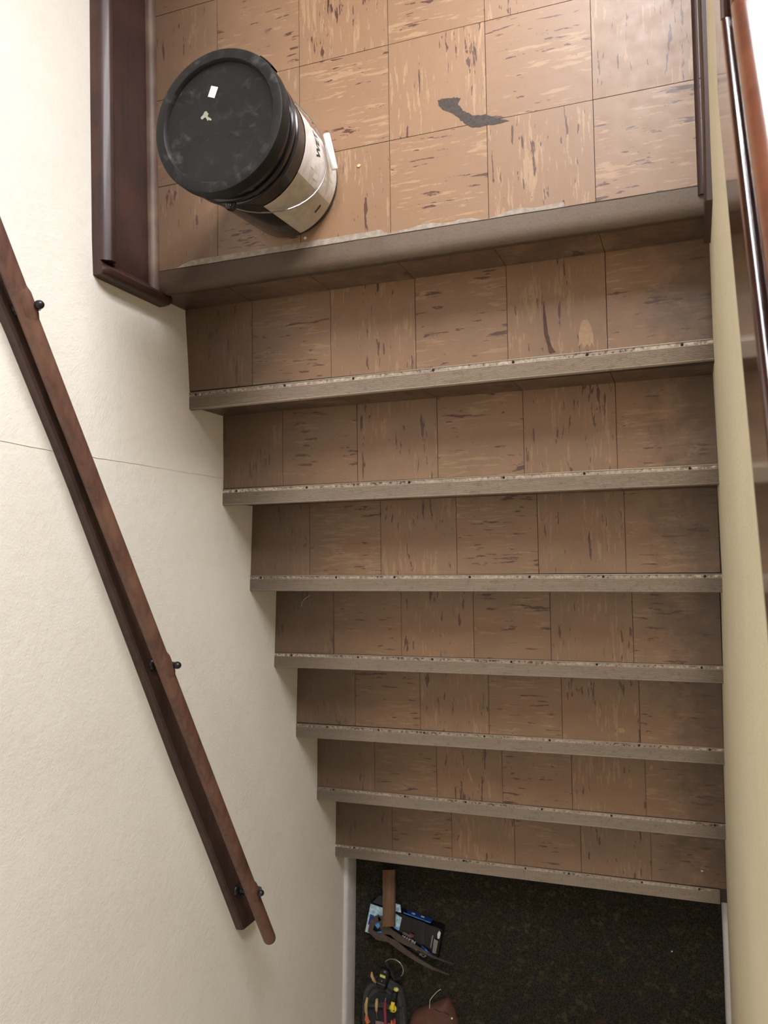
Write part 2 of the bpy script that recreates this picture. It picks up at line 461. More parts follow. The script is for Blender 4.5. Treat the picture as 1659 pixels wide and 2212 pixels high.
# window
wn = struct(empty('window_1', ((x0 + x1) / 2, FAR_Y + .06, z0)), 'tall white framed window above the landing')
b = MB(); cx = (x0 + x1) / 2
hw = (x1 - x0) / 2; hh = z1 - z0
b.box(-hw, -hw + .04, -.03, .03, 0, hh).box(hw - .04, hw, -.03, .03, 0, hh).box(-hw + .04, hw - .04, -.03, .03, 0, .05).box(-hw + .04, hw - .04, -.03, .03, hh - .05, hh).box(-.015, .015, -.025, .025, .05, hh - .05)
b.build('window_frame', 'white_paint', wn)
for sx in (-1, 1):
    MB().box(min(sx * .015, sx * (hw - .04)), max(sx * .015, sx * (hw - .04)), -.003, .003, .05, hh - .05).build('pane', 'glass', wn)
MB().bevbox(-hw - .05, hw + .05, -.14, -.03, -.035, 0, .006).build('window_sill', 'white_paint', wn)

# floor (lower hall carpet)
b = MB(); b.box(-.2, 4.7, BACK_Y, .1, FLOOR_Z - .1, FLOOR_Z)
struct(b.build('floor', 'carpet'), 'dark flecked brown carpet of the lower hall')

# landing
fl = struct(empty('floor_landing', (0, 0, 0)), 'tiled stair landing with streaked tan tiles')
MB().box(-.03, 4.6, .05, FAR_Y, -.17, -.004).build('slab', 'joint_dark', fl)
tile_me = MB().box(-T / 2 + .0007, T / 2 - .0007, -T / 2 + .0007, T / 2 - .0007, -.004, 0).mesh('tile'); tile_me.materials.append(M['tile'])
def put_tile(parent, x, y, z, vertical, pz=0.0):
    o = bpy.data.objects.new('tile', tile_me); col.objects.link(o); o.parent = parent
    o.location = (x, y, z); o.rotation_euler = (0, 0, (R(90) if vertical else 0) + (math.pi if random.random() < .5 else 0))
    return o
for j in range(6):
    for i in range(6):
        put_tile(fl, W - T * (i + .5), .0735 + T * (j + .5), random.uniform(-.0003, .0003), (i + j) % 2 == 1)
for j in range(5):
    for i in range(5):
        put_tile(fl, 1.60 + T * (i + .5), .0735 + T * (j + .5), 0, (i + j) % 2 == 1)
# landing edge: rounded, scuffed edging
prof = [(.080, -.004), (.080, .0012), (.052, .0016), (.040, .0005), (.031, -.005), (.026, -.013), (.0245, -.024), (.027, -.036), (.033, -.043), (.036, -.044), (.05, -.044), (.05, -.004)]
b = MB(); rings = []
for i in range(61):
    x = .002 + (1.338 - .002) * i / 60
    w1 = .0014 * noise.noise(Vector((x * 9, 0, 0))) + .001 * noise.noise(Vector((x * 31, 4, 0)))
    rings.append([(x, y + (w1 if y < .045 else 0), z + w1 * .5) for y, z in prof])
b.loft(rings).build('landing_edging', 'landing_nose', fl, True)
b = MB(); rings = []
for i in range(61):
    x = .04 + 1.29 * i / 60; yy = .0808 + .0009 * noise.noise(Vector((x * 13, 2, 0)))
    rings.append([(x, yy - .0009, .0004), (x, yy + .0009, .0004), (x, yy + .0009, .0016), (x, yy - .0009, .0016)])
b.loft(rings).build('caulk_line', 'joint_dark', fl)
# strip of old pale paint behind the edging, ragged
def ragged_strip(xa, xb, ya, yb, n, amp, seed, taper=.0):
    up = []; lo = []
    for i in range(n + 1):
        t = i / n; x = xa + (xb - xa) * t
        k = min(1, t / .05) if taper else 1
        a = noise.noise(Vector((x * 40, seed, 0))) * amp + noise.noise(Vector((x * 110, seed, 3))) * amp * .6
        c_ = noise.noise(Vector((x * 30, seed + 9, 0))) * amp * .4
        thin = 1.0 if x < .65 else max(.12, .55 + .9 * noise.noise(Vector((x * 14, seed + 5, 0))))
        lo.append((x, ya + c_)); up.append((x, max(ya + c_ + .0008, ya + (yb - ya) * k * thin + a)))
    return up, lo
def strip_mesh(up, lo, za, zb):
    b = MB()
    for (u0, l0), (u1, l1) in zip(zip(up, lo), zip(up[1:], lo[1:])):
        b.add([(l0[0], l0[1], za), (l1[0], l1[1], za), (u1[0], u1[1], za), (u0[0], u0[1], za), (l0[0], l0[1], zb), (l1[0], l1[1], zb), (u1[0], u1[1], zb), (u0[0], u0[1], zb)],
              [(4, 5, 6, 7), (0, 1, 5, 4), (2, 3, 7, 6)])
    return b
up, lo = ragged_strip(.085, 1.06, .0812, .0965, 120, .0016, 2, 1)
o = strip_mesh(up, lo, .0003, .0009).build('paint_streak', 'paint_worn', fl); o['label'] = 'worn pale paint streak'
stain = [(.785, .373), (.800, .3745), (.818, .371), (.831, .370), (.838, .3665), (.832, .355), (.839, .344), (.846, .336), (.856, .328), (.864, .321), (.878, .320), (.893, .318), (.908, .310), (.921, .303), (.947, .293), (.920, .291), (.897, .293), (.880, .2925), (.866, .295), (.856, .300), (.848, .306), (.838, .317), (.827, .329), (.815, .338), (.806, .344), (.796, .350), (.787, .361)]
sp = []
for i, (x, y) in enumerate(stain):
    x2, y2 = stain[(i + 1) % len(stain)]
    for k in range(3):
        t = k / 3; j = .0022 * noise.noise(Vector((x * 300 + k * 7, y * 300, i)))
        sp.append((x + (x2 - x) * t + j, y + (y2 - y) * t + j))
o = MB().prism(sp, .0002, .0007).build('stain', 'stain_dark', fl); o['label'] = 'dark scraped adhesive stain'

# ---------------------------------------------------------------- staircase
stair = tag(empty('staircase', (.66, -1.75, FLOOR_Z)), 'straight stair flight with streaked tan tiles and ribbed metal nosings', 'staircase')
S0 = Vector((.66, -1.75, FLOOR_Z))
riser_me = MB().box(-T / 2 + .0006, T / 2 - .0006, -.003, 0, -.060, .060).mesh('riser_tile'); riser_me.materials.append(M['shaded_riser_tile'])
def strip_profile():
    p = [(0, -.001), (0, .0030), (-.0012, .0034), (-.0024, .0030), (-.0032, .0016), (-.0105, .0016)]
    y = -.0112
    for i in range(10):
        p += [(y, .0016), (y - .0009, .0031), (y - .0019, .0031), (y - .0027, .0016)]; y -= .0031
    p += [(-.0425, .0030), (-.0455, .0022), (-.0475, -.0005), (-.0482, -.004), (-.0480, -.009), (-.0470, -.0105), (-.0458, -.009), (-.0455, -.004), (-.044, -.001)]
    return p
SP = strip_profile()
def strip_me(length):
    return MB().loft([[(x, y, z) for y, z in SP] for x in (0, length)]).mesh('nosing_strip')
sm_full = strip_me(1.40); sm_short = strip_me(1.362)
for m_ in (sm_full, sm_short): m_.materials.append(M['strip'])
screw_me = MB().lathe([(.0001, .0034), (.0022, .0032), (.0034, .0022), (.0036, .0010)], 10).mesh('screw', True); screw_me.materials.append(M['board_dark'])
for k in range(1, 8):
    zt = -k * RISE; yb = sum(BACK[k]) / 2; yr = front_of(k - 1) + .007; yf = front_of(k) + .0035
    tr = empty('tread', Vector((.66, yb, zt)) - S0); tr.parent = stair
    o_ = Vector((.66, yb, zt))
    y_a, y_b = yf - yb, yr - yb + .01
    npf = [(y_b, -.004), (y_a + .002, -.002), (y_a, -.006), (y_a - .001, -.014), (y_a, -.026), (y_a + .004, -.033), (y_a + .012, -.036), (y_b, -.036)]
    MB().loft([[(x, y, z) for y, z in npf] for x in (-.03 - .66, 1.366 - .66)]).build('slab', 'joint_dark', tr)
    for i in range(6):
        put_tile(tr, W - T * (i + .5) - .66 + random.uniform(-.0002, .0002), yb + T / 2 + .0005 - yb, random.uniform(-.0003, .0002), i % 2 == 1)
    # riser above this tread
    rs = empty('riser', Vector((.66, yr, zt)) - S0); rs.parent = stair
    MB().box(-.03 - .66, 1.366 - .66, .0035, .02, 0, RISE - .03).build('backing_board', 'riser_base', rs)
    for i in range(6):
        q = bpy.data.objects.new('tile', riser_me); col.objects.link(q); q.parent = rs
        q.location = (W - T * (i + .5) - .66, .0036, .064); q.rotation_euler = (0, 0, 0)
    # metal nosing
    short = k == 7
    ang = math.atan2(BACK[k][1] - BACK[k][0], W)
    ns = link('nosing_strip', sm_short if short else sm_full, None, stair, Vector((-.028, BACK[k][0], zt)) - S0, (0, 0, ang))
    n = 6 + (k % 2)
    for i in range(n):
        sc = bpy.data.objects.new('screw', screw_me); col.objects.link(sc); sc.parent = ns
        sc.location = (.10 + (1.22 / (n - 1)) * i + random.uniform(-.04, .04), -.0068, 0)
# bottom riser
rs = empty('riser', Vector((.66, front_of(7) + .007, FLOOR_Z)) - S0); rs.parent = stair
MB().box(-.69, .706, .0035, .02, 0, RISE - .034).build('backing_board', 'riser_base', rs)
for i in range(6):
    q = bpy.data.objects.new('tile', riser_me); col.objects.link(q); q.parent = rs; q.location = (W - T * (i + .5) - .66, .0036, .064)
# worn patches on the treads (children of the tread they lie on)
treads = [o for o in stair.children if o.name.startswith('tread')]
def patch(k, poly, mat, label, jit=.0015):
    tr = treads[k - 1]; yb = sum(BACK[k]) / 2; pp = []
    for i, (x, y) in enumerate(poly):
        x2, y2 = poly[(i + 1) % len(poly)]
        for q in range(3):
            t = q / 3; j = jit * noise.noise(Vector((x * 280 + q * 5, y * 280, i * 3.3)))
            pp.append((x + (x2 - x) * t + j - .66, y + (y2 - y) * t + j - yb))
    o = MB().prism(pp, .0002, .0006).build('stain', mat, tr); o['label'] = label
patch(1, [(1.061, -.178), (1.062, -.150), (1.066, -.130), (1.073, -.118), (1.082, -.117), (1.089, -.130), (1.094, -.155), (1.096, -.183), (1.090, -.172), (1.086, -.184), (1.080, -.174), (1.074, -.184), (1.068, -.170)], 'stain_cream', 'pale cream drip stain')
patch(1, [(.981, -.10), (.984, -.06), (.988, -.10), (.992, -.14), (1.000, -.172), (1.008, -.186), (.994, -.188), (.988, -.160), (.983, -.14)], 'fleck_brown', 'dark torn scuff')
patch(6, [(.548, -1.372), (.553, -1.368), (.556, -1.382), (.562, -1.398), (.566, -1.412), (.560, -1.414), (.556, -1.400), (.551, -1.388)], 'stain_cream', 'pale scratch')
patch(5, [(1.062, -1.174), (1.075, -1.172), (1.082, -1.178), (1.078, -1.186), (1.066, -1.187)], 'stain_cream', 'small pale ring stain')
patch(6, [(1.140, -1.318), (1.147, -1.315), (1.152, -1.322), (1.146, -1.328), (1.139, -1.334)], 'stain_cream', 'small pale ring stain')

# ---------------------------------------------------------------- wooden skirting boards at the landing
def lx(y): return interp(WALL_L, y) if y > .0 else interp(WALL_L, .0)
bl = struct(empty('baseboard_left', (0, .03, 0)), 'dark stained moulded wooden baseboard on the landing')
bl0 = Vector((0, .03, 0))
YA = .045; YB = FAR_Y - .005
def prof_along(prof, ya, yb, mitre=0.0):
    rings = []
    for y, s in ((ya, 1), (yb, 0)):
        rings.append([(lx(y) + px - bl0.x, y - mitre * px * s - bl0.y, pz) for px, pz in prof])
    return MB().loft(rings)
board = [(-.01, 0), (.020, 0), (.020, .155), (-.01, .155)]
prof_along(board, YA, YB).build('board', 'wood_skirting', bl)
mould = [(-.01, .155), (.0205, .155), (.027, .157), (.029, .161), (.027, .165), (.0305, .168), (.041, .172), (.0455, .178), (.0465, .186), (.043, .194), (.034, .200), (.030, .204), (.012, .2065), (-.01, .2065)]
prof_along(mould, YA, YB).build('cap_moulding', 'wood_skirting', bl, True)
# the moulding turns the corner and runs down the end of the board
ex = lx(YA)
endp = [(YA + .0005, 0)] 
b = MB()
vprof = [(YA, -.01), (YA, .0235), (YA - .006, .027), (YA - .008, .030), (YA - .014, .040), (YA - .022, .0445), (YA - .030, .042), (YA - .036, .034), (YA - .038, .022), (YA - .038, -.01)]
b.loft([[(ex + px, y - bl0.y, -.05) for y, px in vprof], [(ex + px, y - bl0.y, .170 + min(.034, .02)) for y, px in vprof], [(ex + min(px, .030), min(y, YA) + (.004 if y < YA - .03 else 0) - bl0.y, .2065) for y, px in vprof]])
b.build('return_moulding', 'wood_skirting', bl, True)
shoe = [(.019, 0)] + [(.020 + .019 * math.cos(a), .019 * math.sin(a)) for a in (R(8 * i) for i in range(0, 12))] + [(.019, .019)]
prof_along(shoe, YA - .02, YB).build('shoe_moulding', 'wood_shoe', bl, True)

br = struct(empty('baseboard_right', (1.34, .0, 0)), 'thin dark wooden baseboard on the half wall')
b = MB()
for (pp) in ([(1.3345, -.075), (1.3495, -.075), (1.3495, .150), (1.3375, .150), (1.3345, .143)],):
    b.loft([[(x - 1.34 + (0 if y < .2 else .003), y, z) for x, z in pp] for y in (-.012, .2, .94)])
b.build('board', 'wood_skirting', br)
q = [(1.3335, -.075), (1.3245, -.0005), (1.3245, .004)]
b = MB(); b.loft([[(1.3335 - .009 * math.cos(a) - 1.34 if False else (1.3345 - .010 * math.cos(a)) - 1.34, y, .010 * math.sin(a)) for a in (R(15 * i) for i in range(7))] + [(1.335 - 1.34, y, 0)] for y in (.06, .94)])
b.build('shoe_moulding', 'wood_skirting', br, True)

# white baseboards of the lower hall
def base_white(name, sgn, wallx, label):
    yA, yB = front_of(7) + .004, -4.15
    o = struct(empty(name, (0, 0, FLOOR_Z)), label)
    pr = [(-.004, 0), (.016, 0), (.016, .072), (.012, .080), (.006, .084), (-.004, .084)]
    ys = [yA, -2.0, -2.3, -2.6, -3.2, yB]
    MB().loft([[(wallx(y) + sgn * px, y, pz) for px, pz in pr] for y in ys]).build('board', 'white_paint', o, True)
base_white('baseboard_hall_left', 1, lambda y: interp(WALL_L, y), 'white painted baseboard under the cream wall with handrail')
base_white('baseboard_hall_right', -1, lambda y: interp(WALL_R, y), 'white painted baseboard under the half wall')

# ---------------------------------------------------------------- wooden cap on the half wall
cap = tag(empty('wall_cap', (1.41, .9, ZF0)), 'glossy red brown wooden cap with fascia on top of the half wall', 'railing')
c0 = Vector((1.41, .9, ZF0))
def run(prof, ya, yb, zf=zcap):
    return MB().loft([[(x - c0.x, y - c0.y, zf(y) + h - c0.z) for x, h in prof] for y in (ya, yb)])
def circ(cx, cz, r, n=12, a0=0, a1=360): return [(cx + r * math.cos(R(a0 + (a1 - a0) * i / n)), cz + r * math.sin(R(a0 + (a1 - a0) * i / n))) for i in range(n + (0 if a1 - a0 == 360 else 1))]
fas = [(1.340, 0.0), (1.356, 0.0), (1.356, .225), (1.3505, .225), (1.3505, .152), (1.340, .144)]
fas_r = [(1.482 - (x - 1.340), h) for x, h in fas]
bead = circ(1.3452, .148, .0060, 16)
capp = [(1.3555 - .0150 * math.cos(R(-90 + 15 * i)), .240 + .0150 * math.sin(R(-90 + 15 * i))) for i in range(13)] + [(1.4755 + .0150 * math.cos(R(90 - 15 * i)), .240 + .0150 * math.sin(R(90 - 15 * i))) for i in range(13)]
riserb = [(1.3470, .20), (1.352, .20), (1.352, .235), (1.3470, .235)]
for ya, yb in ((.95, MITRE_Y + .0005), (MITRE_Y - .0005, CAP_END)):
    run(fas, ya, yb).build('fascia', 'wood_fascia', cap)
    run(fas_r, ya, yb).build('fascia', 'wood_fascia', cap)
    run(bead, ya, yb).build('bead_moulding', 'wood_fascia', cap, True)
run([(1.356, .12), (1.466, .12), (1.466, .226), (1.356, .226)], MITRE_Y, CAP_END).build('core_board', 'wood_fascia', cap)
MY2 = MITRE_Y - CAP_UP / SL
for ya, yb in ((.95, MY2 + .0005), (MY2 - .0005, CAP_END)):
    run(capp, ya, yb, zcap2).build('cap_board', 'wood_cap', cap, True)
run([(1.3505, .13), (1.4755, .13), (1.4755, .227), (1.3485, .227)], .95, MITRE_Y, zcap2).build('packing_board', 'wood_fascia', cap)

# ---------------------------------------------------------------- handrail on the left wall
hr = tag(empty('handrail', (.02, -.9, .0)), 'worn brown round wooden handrail on a dark backing board along the wall', 'handrail')
h0 = Vector((.02, -.9, .0))
SLR = .6075
def bz(y): return .4755 - SLR * (-.204 - y) - .002          # top edge of the board at the wall
YT, YE = .60, -1.752
def wx(y): return interp(WALL_L, y)
rings = []
for y in (YT, .2, -.2, -.45, -.7, -.96, -1.22, -1.48, YE):
    x = wx(y) - .004; e = .022
    rings.append([(x - h0.x, y - h0.y, bz(y) - .100), (x + e - h0.x, y - h0.y, bz(y) - .100), (x + e + .004 - h0.x, y - h0.y, bz(y) - .094), (x + e + .004 - h0.x, y - h0.y, bz(y) - .008), (x + e - h0.x, y - h0.y, bz(y) - .001), (x - h0.x, y - h0.y, bz(y))])
MB().loft(rings).build('backing_board', 'wood_board', hr)
RA = Vector((.07, -.1815, .4663)); RB = Vector((.07, -1.5638, -.3752)); rd = (RB - RA).normalized()
pa = RA - rd * .85; pe = RB + rd * .252
pts = [pa + (pe - pa) * (i / 30) for i in range(31)]
rads = [.0188] * 31
for t, r_ in ((.006, .0183), (.011, .0165), (.0145, .0135), (.0165, .009), (.0175, .001)): pts.append(pe + rd * t); rads.append(r_)
MB().tube([p - h0 for p in pts], rads, 20).build('rail', 'wood_rail', hr, True)
for by, bz_, ry, rz in ((-.1482, .4749, -.1479, .4672), (-.9116, .0063, -.9126, -.0006), (-1.608, -.404, -1.6216, -.4287)):
    wbx = wx(by)
    br_ = empty('bracket', Vector((wbx + .022, ry, rz)) - h0); br_.parent = hr
    o = Vector((wbx + .022, ry, rz))
    b = MB(); b.lathe([(.0001, .010), (.010, .009), (.015, .005), (.017, 0), (.017, -.004)], 16)
    b.v = [(z, x, y) for x, y, z in b.v]
    b.build('rosette', 'black_iron', br_, True)
    rc = RA + rd * ((by - RA.y) / rd.y)                     # rail centre here
    arm = [Vector((wbx + .024, ry, rz - .002)), Vector((wbx + .04, ry - .002, rc.z - .035)), Vector((.062, by, rc.z - .034)), Vector((.082, by, rc.z - .027)), Vector((.094, by, bz_ - .006))]
    MB().tube([p - o for p in arm], [.006, .006, .0065, .0065, .006], 8).build('arm', 'black_iron', br_, True)
    MB().ball(Vector((.0985, by, bz_)) - o, .0092, 14, (1.15, 1, 1)).build('knob', 'black_iron', br_, True)
    b = MB(); q0 = rc - rd * .028; q1 = rc + rd * .028
    b.tube([q0 - o + Vector((.0015, 0, -.001)), rc - rd * .02 - o + Vector((.0028, 0, -.002)), rc + rd * .02 - o + Vector((.0028, 0, -.002)), q1 - o + Vector((.0015, 0, -.001))], [.0180, .0192, .0192, .0180], 18)
    b.build('saddle', 'wood_rail', br_, True)
    MB().ball(Vector((wbx + .030, ry - .018, rz - .018)) - o, .006, 10).build('screw', 'black_iron', br_, True)

# ---------------------------------------------------------------- bucket
BX, BY, BH = .4165, .2345, .333
bk = tag(empty('bucket', (BX, BY, 0)), 'black lidded plastic bucket with white paper label on the landing', 'bucket')
prof = [(.0001, .004), (.112, .004), (.1185, .001), (.1225, .004), (.1235, .010), (.1360, .235), (.1365, .240), (.1410, .2415), (.1420, .246), (.1410, .2505), (.1375, .252), (.1375, .262), (.1430, .2635), (.1440, .269), (.1430, .275), (.1390, .2765), (.1390, .300), (.130, .302), (.130, .320), (.1265, .320), (.1265, .29), (.1185, .03), (.0001, .03)]
MB().lathe(prof, 72).build('body', 'bucket_black', bk, True)
lid = MB().lathe([(.0001, BH - .0105), (.120, BH - .0105), (.1235, BH - .0095), (.1255, BH - .003), (.1280, BH), (.1440, BH), (.1478, BH - .0015), (.1495, BH - .006), (.1495, BH - .030), (.1475, BH - .032), (.1460, BH - .030), (.1460, BH - .008), (.12, BH - .0135), (.0001, BH - .0135)], 96).build('lid', 'lid', bk, True)
# tear tab on the skirt
b = MB(); b.lathe([(.1497, BH - .036), (.1525, BH - .035), (.1530, BH - .012), (.1497, BH - .010)], 14, (0, 0, 0), R(38), R(52)); b.build('tear_tab', 'bucket_black', lid)
stk = MB().bevbox(-.0085, .0085, -.0115, .0115, 0, .0006, .0002).build('price_sticker', 'sticker_white', lid, False, (.401 - BX, .302 - BY, BH - .0103), (0, 0, R(-22))); stk['label'] = 'small white price sticker'
sp = [(-.02, .004), (-.012, .012), (-.008, .022), (-.001, .024), (.004, .018), (.009, .015), (.006, .006), (.012, .002), (.020, -.002), (.024, -.008), (.018, -.009), (.012, -.006), (.008, -.010), (.004, -.003), (-.002, .003), (-.007, .001), (-.012, -.004), (-.018, -.002)]
o = MB().prism([(x * .62, y * .62) for x, y in sp], 0, .0005).build('paint_splat', 'splat', lid, False, (.384 - BX, .250 - BY, BH - .0103), (0, 0, R(-8))); o['label'] = 'grey paint splat'
# paper label wrapped on the side
def rad(z): return .1235 + (.1360 - .1235) * (z - .010) / .225
def wrap(a0, a1, z0, z1, off, seg=30):
    b = MB(); n = seg + 1
    for zz in (z0, (z0 + z1) / 2, z1):
        for kk in range(n):
            a = a0 + (a1 - a0) * kk / seg
            r_ = rad(zz) + off; b.v.append((r_ * math.cos(a), r_ * math.sin(a), zz))
    for i in range(2):
        for kk in range(seg): b.f.append((i * n + kk, i * n + kk + 1, (i + 1) * n + kk + 1, (i + 1) * n + kk))
    return b
lab = wrap(R(-31), R(95), .016, .200, .0009).build('paper_label', 'label', bk, True)
lab2 = wrap(R(-76), R(-31), .016, .200, .0011).build('label_flap', 'label_shaded', bk, True); lab2['label'] = 'greyer side panel of the label, with painted shade'
def wrap_text(txt, size, a_mid, z_mid, mat, parent, bold=0.0, off=.0016, sx=1.0):
    me = text_mesh(txt, size, 0, bold)
    for v in me.vertices:
        z = z_mid + v.co.y; a = a_mid + v.co.x * sx / rad(z); r_ = rad(z) + off
        v.co = Vector((r_ * math.cos(a), r_ * math.sin(a), z))
    me.materials.clear()
    return link('lettering', me, mat, parent)
wrap_text("WET 'S", .031, R(15), .128, 'print_black', lab, .0004, sx=.92)
b = MB()
for k in range(5): pass
bar = wrap(R(-48), R(-38.5), .048, .0545, .0016, 4).build('printed_mark', 'print_black', lab2)
# pale printed patches at the bottom of the label
for a, zc, w_, h_ in ((-14, .150, 8, .018), (-22, .125, 5, .022), (-26, .095, 6, .026), (-15, .082, 4, .020), (-8, .045, 7, .018)):
    wrap(R(a - w_ / 2), R(a + w_ / 2), zc - h_ / 2, zc + h_ / 2, .0013, 6).build('printed_patch', 'sticker_white', lab, True)
# bail: wire and grip
b = MB(); pts = []
E0 = Vector((.147 * math.cos(R(-97)), .147 * math.sin(R(-97)), .247)); E1 = Vector((.147 * math.cos(R(83)), .147 * math.sin(R(83)), .247))
for i in range(25):
    t = i / 24; a = R(-97 + 180 * t)
    s = math.sin(math.pi * t)
    z = .247 - .150 * s ** .8; r_ = .1445 - .0075 * s
    pts.append(Vector((r_ * math.cos(a), r_ * math.sin(a), z)))
MB().tube(pts, .0018, 6).build('wire_bail', 'steel', bk, True)
g = [p for i, p in enumerate(pts) if 11 <= i <= 16]
ga, gb = Vector((.1390, .055, .102)), Vector((.1480, -.0155, .080))
gd = (gb - ga)
grip = MB().tube([ga - gd * .02, ga, ga + gd * .5, gb, gb + gd * .02], [.0068, .0078, .0082, .0078, .0068], 14).build('grip', 'white_plastic', bk, True); grip['label'] = 'white plastic carry grip'
for a in (-97, 83):
    c, s = math.cos(R(a)), math.sin(R(a))
    b = MB(); b.tube([(.136 * c, .136 * s, .250), (.1465 * c, .1465 * s, .250), (.152 * c, .152 * s, .250)], [.013, .012, .008], 12).build('ear', 'bucket_black', bk, True)

# ---------------------------------------------------------------- lower hall: carton, stick, tongs, tool pouch, leather
CX, CY, CR = .201, -2.078, R(-12)
ct = tag(empty('carton', (CX, CY, FLOOR_Z), CR), 'crumpled black and blue printed carton lying on the carpet', 'carton')
L2, W2, HC = .148, .062, .042
b = MB(); rings = []
for i in range(13):
    x = -L2 + 2 * L2 * i / 12; n1 = .004 * noise.noise(Vector((x * 22, 0, 1))); n2 = .004 * noise.noise(Vector((x * 25, 5, 1)))
    rings.append([(x, -W2 + n1, 0), (x, W2 + n2, 0), (x, W2 + n2 - .003, HC + n1), (x, -W2 + .004 + n1, HC + n2)])
b.loft(rings).build('box', 'carton_black', ct)
def flat(poly, mat, z=HC + .0045, name='printed_panel', th=.0008, side=False):
    if side: b = MB(); b.loft([[(x, W2 + .004 + dy, zz) for x, zz in poly] for dy in (0, .0008)])
    else: b = MB(); b.prism(poly, z, z + th)
    return b.build(name, mat, ct)
flat([(-.145, .058), (-.085, .060), (-.088, .030), (-.118, .020), (-.121, -.052), (-.146, -.054)], 'carton_ice')
flat([(-.138, .020), (-.120, .018), (-.120, -.018), (-.140, -.022)], 'carton_navy', HC + .0054)
flat([(-.142, -.028), (-.126, -.026), (-.128, -.042), (-.143, -.042)], 'carton_white', HC + .0054)
flat([(-.112, .012), (-.086, .018), (-.086, -.006), (-.098, -.024), (-.114, -.014)], 'carton_blue')
flat([(-.106, -.040), (-.070, -.022), (-.026, -.040), (-.040, -.052), (-.084, -.058)], 'carton_blue')
flat([(-.040, .056), (-.012, .050), (-.014, .000), (-.036, .010)], 'carton_ice')
flat([(-.038, .012), (-.016, .006), (-.016, -.002), (-.036, .002)], 'carton_blue', HC + .0054)
flat([(.134, .040), (.138, .054), (.146, .048), (.145, .026), (.138, .022)], 'carton_white')
flat([(.125, .018), (.142, .014), (.142, -.034), (.128, -.036)], 'carton_grey')
flat([(.116, .028), (.120, .028), (.120, -.020), (.116, -.020)], 'carton_grey')
flat([(.082, -.022), (.128, -.040), (.132, -.054), (.086, -.046)], 'carton_navy')
flat([(.098, -.030), (.118, -.040), (.122, -.050), (.104, -.047)], 'carton_blue', HC + .0054)
flat([(.030, .006), (.048, .004), (.044, -.008), (.028, -.006)], 'carton_red')
flat([(-.010, .006), (.100, .006), (.100, .036), (.004, .036)], 'carton_navy', side=True)
flat([(-.014, .036), (.100, .036), (.098, .042), (-.010, .042)], 'carton_blue', side=True)
flat([(.014, .014), (.028, .014), (.030, .026), (.016, .026)], 'carton_white', name='printed_panel', side=True)
flat([(.052, .012), (.066, .012), (.068, .024), (.054, .024)], 'carton_white', name='printed_panel', side=True)
for txt, size, x, y, mat, rz in (("MAKIN", .018, .030, -.022, 'carton_white', -6), ("NUTE", .018, .046, -.040, 'carton_white', -6), ("GENO", .013, .020, -.006, 'carton_grey', -8), ("1 IN", .012, -.118, .042, 'carton_white', -8), ("dCP", .016, .094, -.058, 'carton_grey', -6)):
    me = text_mesh(txt, size, .0002, .0003); me.materials.clear()
    link('lettering', me, mat, ct, (x, y, HC + .0056), (0, 0, R(rz)))
# flap
b = MB(); b.loft([[(-.142, .062, HC - .002), (-.088, .064, HC - .002), (-.088, .064, HC - .0035), (-.142, .062, HC - .0035)], [(-.120, .092, HC - .016), (-.086, .094, HC - .016), (-.086, .094, HC - .0175), (-.120, .092, HC - .0175)]]).build('flap', 'carton_black', ct)
b = MB(); b.loft([[(-.044, .062, HC), (-.020, .064, HC), (-.020, .064, HC - .0015), (-.044, .062, HC - .0015)], [(-.050, .092, HC + .004), (-.030, .090, HC - .004), (-.030, .090, HC - .0055), (-.050, .092, HC + .0025)]]).build('flap', 'carton_ice', ct)

ZC = FLOOR_Z + HC + .0075
stick = MB(); rings = []
for i in range(9):
    t = i / 8
    y = .20 - .20 * t; rings.append([(-.0245 + .002 * t, y, 0), (.0245 - .001 * t, y + .004, 0), (.0245 - .001 * t, y + .004, .016), (-.0245 + .002 * t, y, .016)])
tag(stick.loft(rings).build('wooden_stick', 'wood_stick', None, False, (.156, -2.058, ZC + .016), (R(-12.0), 0, R(3))), 'short flat brown wooden stick leaning on the printed carton', 'stick')

tg = tag(empty('tongs', (.20, -2.08, ZC)), 'dark metal tongs with two thin prongs across the printed carton', 'tongs')
t0 = Vector((.20, -2.08, ZC))
def blade(pts, widths, th, name, mat):
    b = MB(); rings = []
    pts = [Vector(p) for p in pts]
    for i, p in enumerate(pts):
        d = pts[min(i + 1, len(pts) - 1)] - pts[max(i - 1, 0)]; nrm = Vector((-d.y, d.x, 0)).normalized() * widths[i] / 2
        rings.append([p + nrm - t0, p - nrm - t0, p - nrm + Vector((0, 0, th)) - t0, p + nrm + Vector((0, 0, th)) - t0])
    return b.loft(rings).build(name, mat, tg)
zt = ZC + .001
blade([(.118, -2.030, zt), (.126, -2.055, zt), (.134, -2.078, zt), (.165, -2.092, zt), (.215, -2.112, zt), (.270, -2.130, zt), (.330, -2.152, zt), (.394, -2.180, zt - .030)], [.030, .032, .040, .030, .022, .012, .006, .003], .005, 'prong', 'dark_steel')
blade([(.112, -2.034, zt), (.082, -2.056, zt), (.072, -2.090, zt), (.100, -2.108, zt), (.150, -2.108, zt), (.200, -2.140, zt), (.260, -2.170, zt), (.320, -2.196, zt - .006), (.376, -2.224, zt - .036)], [.022, .022, .022, .026, .030, .022, .016, .010, .004], .005, 'prong', 'dark_steel')
MB().tube([(.120 - t0.x, -2.066 - t0.y, zt - t0.z), (.120 - t0.x, -2.066 - t0.y, zt - t0.z + .008)], .008, 12).build('pivot', 'dark_steel', tg, True)

